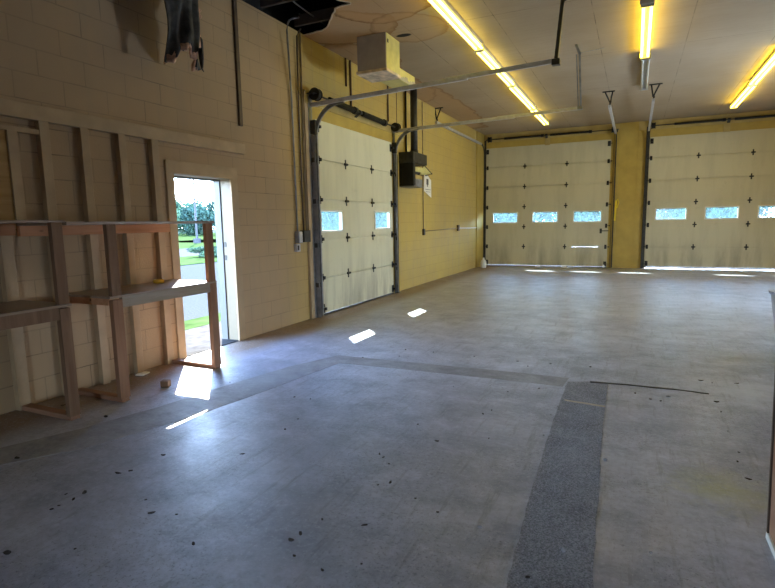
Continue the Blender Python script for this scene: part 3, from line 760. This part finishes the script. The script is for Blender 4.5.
# ------------------------------------------------------------------ conduits, boxes, strips on the left wall
def pipe(name, pts, r, m, label, cat='conduit'):
    mb = MB(); mb.tube(pts, r, 8); return tag(mb.build(name, m, None, 0, True), label, cat)
cx = W+.02
pipe('conduit', [(cx, 6.335, 1.32), (cx+.01, 6.30, 3.2), (W+.09, 6.17, 3.98), (W+.09, 6.195, 4.07), (W+.09, 6.23, 4.12), (W+.09, 6.30, 4.165), (W+.09, 6.38, 4.20), (W+.09, 6.47, 4.235), (W+.09, 6.485, 4.29)], .013, M_galvd, 'thin wall conduit bending into the ceiling hole above a switch box')
pipe('conduit', [(cx, 6.49, 1.32), (cx, 6.48, 3.0), (W+.04, 6.47, 4.0), (W+.05, 6.50, 4.06), (W+.07, 6.53, 4.11)], .012, M_cond2, 'thin wall conduit running from the switch box, middle one of three')
pipe('conduit', [(cx, 6.57, 1.32), (cx, 6.575, 3.0), (cx, 6.58, 4.08)], .013, M_conduit, 'thin wall conduit next to the garage door jamb, above the switch box')
pipe('attic_wire', [(-4.0, 5.6, 4.24), (-4.03, 6.0, 4.205), (-4.08, 6.79, 4.20)], .010, M_galvd, 'pale thin rod crossing the dark ceiling hole', 'rod')
sw = thing('switch_box', (W, 6.43, 1.25), 'small grey electrical switch box under the conduits beside the garage door', 'switch box')
MB().box(W, W+.07, 6.29, 6.385, 1.15, 1.32).build('box', M_galvd, sw, .005); MB().box(W, W+.075, 6.42, 6.585, 1.16, 1.33).build('box', M_dkmetal, sw, .005)
MB().box(W+.07, W+.076, 6.30, 6.375, 1.16, 1.31).build('cover_plate', M_galv, sw, .003); MB().box(W, W+.055, 6.265, 6.345, 1.03, 1.14).build('outlet', M_galv, sw, .006)
MB().box(W+.055, W+.062, 6.275, 6.30, 1.05, 1.12).build('outlet_face', M_black, sw)
tag(MB().box(W, W+.03, 5.21, 5.265, 2.61, 4.30).build('wall_strip', M_cond2, None, .004), 'dark vertical wooden strip on the block wall above the ledger board end', 'wooden strip')
for y, z0, z1, r, m, lab in ((7.88, 3.64, H, .016, M_cond2, 'short rusty pipe stub under the ceiling by the heater box'), (8.03, 3.34, H, .018, M_cond2, 'brown pipe dropping to the garage door header behind the heater box'),
                       (9.50, 3.34, H, .016, M_cond2, 'brown pipe dropping to the spring drum at the far end of the side door'), (9.90, 3.35, H, .006, M_cond2, 'very thin cord hanging on the wall before the black pipe')):
    mb = MB(); mb.cyl((W+.02, y, z0), (W+.02, y, z1), r)
    tag(mb.build('pipe', m, None), lab, 'pipe')
pipe('conduit', [(W+.012, 11.33, H-.02), (W+.012, 11.34, 2.5), (W+.012, 11.35, 1.20)], .010, M_conduit, 'thin conduit dropping down the yellow wall behind the paper notice')
pipe('conduit', [(W+.012, 11.39, 1.21), (W+.012, 13.0, 1.225), (W+.012, 13.88, 1.235)], .009, M_conduit, 'thin horizontal conduit on the yellow wall from the junction to the outlet box')
pipe('conduit', [(W+.012, 14.0, 1.235), (W+.012, 15.0, 1.22), (W+.012, 15.8, 1.215)], .009, M_plastic, 'pale horizontal conduit between the outlet box and the far corner')
tag(MB().box(W, W+.04, 11.30, 11.40, 1.12, 1.26).build('junction_box', M_dkmetal, None, .005), 'small dark junction box at the foot of the drop conduit', 'junction box')
tag(MB().box(W, W+.05, 13.88, 14.0, 1.16, 1.32).build('outlet_box', M_cond2, None, .005), 'small brown outlet box on the yellow wall', 'outlet box')
# wall vent anchor for the corner track is part of the track

# yellow strap on the pillar
mb = MB(); mb.bar((-.51, D-.10, 1.93), (-.53, D-.10, 1.36), .05, .02, (0, 1, 0)); mb.tube([(-.51, D-.10, 1.90), (-.47, D-.10, 1.97), (-.44, D-.10, 1.88), (-.48, D-.10, 1.72)], .014)
tag(mb.build('pull_strap', M_rope, None), 'bright yellow pull strap hanging on the pillar between the garage doors', 'strap')

# corner jug
jg = thing('plastic_jug', (-4.10, 16.28, 0), 'white plastic jug on the floor in the far corner', 'jug')
mb = MB(); mb.lathe((-4.13, 15.75, 0), [(.075, 0), (.088, .02), (.088, .18), (.07, .225), (.03, .26), (.028, .285)], 16); mb.build('body', M_plastic, jg, 0, True)
mb = MB(); mb.lathe((-4.13, 15.75, .285), [(.032, 0), (.032, .025)], 12); mb.build('cap', M_plastic, jg)

# objects cut by the frame edge
bn = thing('waste_bin', (1.67, 6.8, 0), 'grey plastic waste bin cut by the picture edge', 'bin')
mb = MB(); mb.lathe((1.67, 6.8, 0), [(.215, 0), (.225, .01), (.315, .60), (.30, .60), (.22, .02)], 28); mb.build('body', M_bin, bn, 0, True)
mb = MB(); mb.lathe((1.67, 6.8, .60), [(.300, 0), (.33, .0), (.335, .03), (.30, .035)], 28); mb.build('rim', M_bin, bn)
mb = MB(); mb.lathe((1.67, 6.8, .05), [(.21, 0), (.288, .52), (.27, .52), (.2, .01)], 24); mb.build('liner', M_bindk, bn, 0, True)
bx = thing('plywood_box', (1.0, 2.3, 0), 'reddish brown plywood box standing on the concrete at the picture edge', 'box')
mb = MB(); mb.prism([(.597, 2.68, .03), (1.4, 2.68, .03), (1.4, 2.68, .80), (.577, 2.68, .80)], (0, -.75, 0)); mb.build('body', M_box, bx, .004)
mb = MB(); mb.box(.588, 1.41, 1.92, 2.686, 0, .03); mb.build('base_trim', M_white, bx, .003)
mb = MB(); mb.prism([(.590, 2.672, .03), (.600, 2.672, .03), (.580, 2.672, .80), (.570, 2.672, .80)], (0, .016, 0)); mb.build('corner_strip', M_cond2, bx)

# ------------------------------------------------------------------ debris on the slab
SCR = [(-3.56, 2.55, 2.2), (-4.12, 2.59, 2.4), (-3.43, 1.84, 2.0), (-3.28, 3.59, 1), (-2.49, 3.47, 1), (-2.18, 3.07, 1.2), (-2.15, 2.87, 1.2), (-2.16, 2.44, 2.2), (-2.61, 2.23, 1.8), (-2.34, 3.48, .9), (-2.56, 4.82, 1), (-2.27, 5.3, 1.3),
       (-1.94, 5.3, 1.5), (-2.22, 5.01, 1.4), (-1.48, 5.29, 1.4), (-.92, 3.78, 1), (-.96, 3.68, 1), (-1.33, 3.31, 1.1), (-1.11, 3.09, 1.6), (-1.37, 2.77, 1.3), (-1.33, 2.74, 1.5), (-1.16, 2.47, 2.6), (-1.26, 2.67, .8), (-1.36, 4.22, 1), (-.9, 4.26, 1),
       (-1.02, 5.26, 1.3), (-.89, 5.11, 1.1), (-.7, 5.28, 1.4), (-.68, 4.45, 1.7), (.06, 4.61, 1.2), (.24, 4.48, 1.4), (-.33, 5.3, 1.2), (-.33, 1.98, 1.5), (-.81, 3.26, .9), (-.82, 2.29, 1.1), (-.97, 2.37, .9), (-1.1, 2.05, 1.9), (-1.31, 2.01, 1.1),
       (-1.34, 1.87, 2.1), (-1.35, 1.81, 1.8), (-1.27, 1.72, .9), (-1.11, 1.69, 1.2), (-.98, 1.79, .7), (-1.21, 2.42, .8), (-2.66, 1.95, 2.4), (-2.62, 2.0, 1.2), (-2.63, 1.72, 2.6), (-2.62, 1.65, 1.8), (-2.63, 1.58, 1.2), (-2.63, 1.54, 1.5), (-2.71, 1.67, 1.0),
       (-2.45, 1.23, 2.0), (-2.13, 1.72, 2.6), (-1.74, 1.61, 1.1), (-2.26, 1.8, 1.0), (-2.2, 1.37, .9), (-2.0, 1.76, .8), (.58, 5.19, 2.4), (.85, 5.21, 2.2), (.63, 4.61, 1.9), (.66, 5.15, 1.3), (.63, 4.38, 1.3), (.63, 3.64, 1.2), (.62, 3.27, 1.8), (.60, 3.49, 1.2), (.62, 3.99, 1)]
rd = random.Random(11)
for i, (x, y, s) in enumerate(SCR):
    a = rd.uniform(0, 6.28); L = .0088*s*rd.uniform(.8, 1.2); Wd = L*rd.uniform(.35, .7)
    mb = MB(); n = 7; pts = []
    for k in range(n):
        t = 2*math.pi*k/n; q = rd.uniform(.7, 1.15)
        u, v = L*math.cos(t)*q, Wd*math.sin(t)*q
        pts.append((x+u*math.cos(a)-v*math.sin(a), y+u*math.sin(a)+v*math.cos(a), .0065+abs(u)*.25*rd.random()))
    mb.prism(pts, (0, 0, .002+.004*rd.random()))
    z0 = .004 if True else 0
    o = mb.build('leaf_scrap', M_leaf, None, 0, False, at=(x, y, 0))
    tag(o, 'small dark dry leaf scrap lying on the concrete floor', 'leaf scrap', 'dark leaf scraps scattered over the concrete floor')
# pale crumbs along the rough patch
for x, y, s in ((-.475, 4.05, 1), (-.50, 3.85, 1), (-.49, 3.45, 1.2), (-.10, 3.22, 1.8), (-.24, 3.05, 1.2), (-.38, 2.62, 1.5), (-.22, 2.22, 1.7), (-.28, 2.03, 1.0), (-.60, 2.25, 1.2), (.17, 4.5, 1.5), (.30, 4.62, 1.6), (.12, 2.35, 1.0)):
    mb = MB(); bmesh.ops.create_icosphere(mb.bm, subdivisions=1, radius=.008*s, matrix=Matrix.Translation((x, y, .0095)) @ Matrix.Diagonal((rd.uniform(.8, 1.5), rd.uniform(.8, 1.3), .7, 1)))
    tag(mb.build('concrete_crumb', M_strip, None, 0, False, at=(x, y, 0)), 'pale concrete crumb lying along the rough floor patch', 'crumb', 'pale crumbs by the rough floor patch')
mb = MB(); mb.box(-.035, .035, -.03, .03, 0, .058, Matrix.Translation((-3.75, 3.29, .0)) @ Matrix.Rotation(.4, 4, 'Z'))
tag(mb.build('wood_block', M_pinedk, None, .003), 'small cut wooden block on the floor in front of the shelving by the door', 'wood block')
mb = MB(); mb.prism([(-4.30, 3.42, .002), (-4.22, 3.44, .002), (-4.24, 3.54, .002), (-4.31, 3.53, .002)], (.01, 0, .018)); tag(mb.build('paper_scrap', M_paper, None, .003), 'white crumpled paper scrap at the wall under the shelving', 'paper scrap')
for x, y, lab in ((-2.62, 16.35, 'white scrap at the foot of the slit garage door, closer to the side wall'), (-1.88, 16.42, 'white scrap at the foot of the slit garage door, closer to the pillar')):
    mb = MB(); mb.box(x-.07, x+.07, y-.03, y+.03, 0, .045); tag(mb.build('paper_scrap', M_paper, None, .01), lab, 'paper scrap')
mb = MB(); mb.cyl((-.76, 16.50, .05), (-.80, 16.50, .05), .048, 16); mb.cyl((-.80, 16.50, .05), (-.74, 16.50, .05), .015, 10)
tag(mb.build('guide_roller', M_plastic, None), 'white roller wheel on the floor by the pillar', 'roller')

# ------------------------------------------------------------------ outside
def ground(name, x0, x1, y0, y1, z, m):
    return struct(MB().box(x0, x1, y0, y1, z-.2, z).build(name, m))
ground('terrain', -140, W-T, -30, 160, -.035, M_gravel)
ground('terrain', W-T, 140, D+T, 160, -.03, M_apron)
ground('terrain', W-T, 40, -60, FR-T, -.03, M_apron)
ground('path', -5.6, W-T, -5, 40, -.012, M_apron)
ground('lawn', -6.15, -5.6, -5, 40, -.008, M_grass)
ground('lawn', -19.2, -15.1, -20, 100, -.012, M_grass)
ground('road', -26.0, -19.2, -30, 120, -.018, M_road)
ground('lawn', -75, -26.0, -30, 150, -.012, M_grass)
ground('lawn', -40, 60, 34, 90, -.012, M_grass)

def crown_mesh(name, m, seed, n=5200):
    rd = random.Random(seed); bm = bmesh.new()
    blobs = [(Vector((rd.uniform(-.55, .55), rd.uniform(-.55, .55), rd.uniform(.12, .85))), rd.uniform(.24, .42)) for _ in range(17)]
    for i in range(n):
        c, r = rd.choice(blobs)
        d = Vector((rd.gauss(0, 1), rd.gauss(0, 1), rd.gauss(0, 1))).normalized()*r*rd.uniform(.55, 1)
        p = c+Vector((d.x, d.y, d.z*.75)); s = rd.uniform(.028, .058)
        q = Vector((rd.gauss(0, 1), rd.gauss(0, 1), rd.gauss(0, 1))).normalized(); u = q.orthogonal().normalized(); v = q.cross(u)
        bm.faces.new([bm.verts.new(p+s*a) for a in (u, v*.6, -u, -v*.6)])
    me = bpy.data.meshes.new(name); bm.to_mesh(me); bm.free(); me.materials.append(m); return me
def trunk_mesh(seed):
    mb = MB(); mb.cyl((0, 0, -.05), (.0, 0, .5), .035, 8, .02); mb.cyl((0, 0, .35), (.2, .05, .7), .016, 6, .006); mb.cyl((0, 0, .3), (-.15, .1, .65), .016, 6, .006)
    me = bpy.data.meshes.new('trunk'); mb.bm.to_mesh(me); mb.bm.free(); me.materials.append(M_bark); return me
crowns = [crown_mesh('crown', M_leafg, 1), crown_mesh('crown', M_leafb, 2), crown_mesh('crown', M_leafg, 5)]
trunk = trunk_mesh(1)
def tree(x, y, h, w, k, label, group):
    r = thing('tree', (x, y, -.03), label, 'tree', group)
    r.rotation_euler = (0, 0, (x*7+y*3) % 6.28); r.scale = (w/2, w/2, h)
    for nm, me in (('crown', crowns[k]), ('trunk', trunk)):
        o = bpy.data.objects.new(nm, me); COL.objects.link(o); o.parent = r
rd = random.Random(5)
for i in range(22):
    y = 38+i*5.0
    tree(-55-rd.uniform(0, 1)-(8 if i % 2 else 0), y, rd.uniform(4.4, 5.6) if i % 2 == 0 else rd.uniform(5.2, 6.4), 8.4, i % 3, 'green tree in the row beyond the lawn, seen through the doorway and side windows', 'trees beyond the lawn beside the building')
for i in range(18):
    tree(-29+i*3.4, 46+(8 if i % 2 else 0)+rd.uniform(0, 1), rd.uniform(3.6, 5), 7.2, (i+1) % 3, 'green tree seen only through the end wall door windows', 'trees behind the end wall')
def shrub(x, y, h, w, k, label):
    r = thing('shrub', (x, y, -.15*h), label, 'shrub'); r.scale = (w/2, w/2, h)
    o = bpy.data.objects.new('foliage', crowns[k]); COL.objects.link(o); o.parent = r
shrub(-17.6, 18.6, .55, 2.2, 0, 'low green shrub on the grass strip outside the doorway')
pl = thing('light_pole', (-32.6, 32.85, 0), 'thin tall pole on a pale concrete base beyond the road outside the doorway', 'pole')
MB().cyl((-32.6, 32.85, .3), (-32.6, 32.85, 9.5), .09, 10, .06).build('shaft', M_polewood, pl)
MB().cyl((-32.6, 32.85, -.02), (-32.6, 32.85, .38), .30, 14).build('concrete_base', M_road, pl)

# ------------------------------------------------------------------ light
sun = bpy.data.lights.new('sun', 'SUN'); sun.energy = 20.0; sun.angle = .009; sun.color = (1, .95, .88)
so = bpy.data.objects.new('sun', sun); COL.objects.link(so)
so.rotation_euler = Vector((.875, -.982, -1.0)).to_track_quat('-Z', 'Y').to_euler()
w = bpy.data.worlds.new('World'); SC.world = w; w.use_nodes = True
nt = w.node_tree; bg = nt.nodes['Background']
tc = nt.nodes.new('ShaderNodeTexCoord'); sx = nt.nodes.new('ShaderNodeSeparateXYZ'); nt.links.new(tc.outputs['Generated'], sx.inputs[0])
c = ramp(nt, sx.outputs[2], [(0, (.68, .84, 1.0)), (.12, (.56, .76, 1.0)), (.30, (.36, .56, .95)), (.5, (.05, .10, .24))])
nt.links.new(c, bg.inputs[0]); bg.inputs[1].default_value = 18.0

def portal(loc, direction, sx_, sy_):
    l = bpy.data.lights.new('sky_portal', 'AREA'); l.shape = 'RECTANGLE'; l.size = sx_; l.size_y = sy_; l.cycles.is_portal = True
    o = bpy.data.objects.new('sky_portal', l); COL.objects.link(o); o.location = loc
    o.rotation_euler = Vector(direction).to_track_quat('-Z', 'Z').to_euler()
portal((XR+.3, 10.6, .97), (-1, 0, 0), 1.4, 1.95)
portal((.95, FR-.1, .85), (0, 1, 0), 1.1, 1.7)
portal((W-T-.05, 4.58, 1.0), (1, 0, 0), .9, 2.0)

# ------------------------------------------------------------------ camera
F, YAW, PITCH, ROLL, CH = 526.5187, 0.437994, 0.135357, -0.017075, 1.4258
fv = Vector((-math.sin(YAW)*math.cos(PITCH), math.cos(YAW)*math.cos(PITCH), -math.sin(PITCH)))
r0 = Vector((math.cos(YAW), math.sin(YAW), 0)); u0 = r0.cross(fv)
rv = math.cos(ROLL)*r0+math.sin(ROLL)*u0; uv = -math.sin(ROLL)*r0+math.cos(ROLL)*u0
cam = bpy.data.cameras.new('camera'); cam.sensor_fit = 'HORIZONTAL'; cam.sensor_width = 36; cam.lens = F/775*36; cam.clip_start = .05; cam.clip_end = 500
co = bpy.data.objects.new('camera', cam); COL.objects.link(co)
co.matrix_world = Matrix(((rv.x, uv.x, -fv.x, 0), (rv.y, uv.y, -fv.y, 0), (rv.z, uv.z, -fv.z, CH), (0, 0, 0, 1)))
SC.camera = co
SC.view_settings.view_transform = 'Standard'; SC.view_settings.look = 'None'; SC.view_settings.gamma = 1; SC.view_settings.use_curve_mapping = False
SC.view_settings.exposure = 1.33
SC.cycles.max_bounces = 10; SC.cycles.diffuse_bounces = 6; SC.cycles.transparent_max_bounces = 12
SC.cycles.sample_clamp_indirect = 6
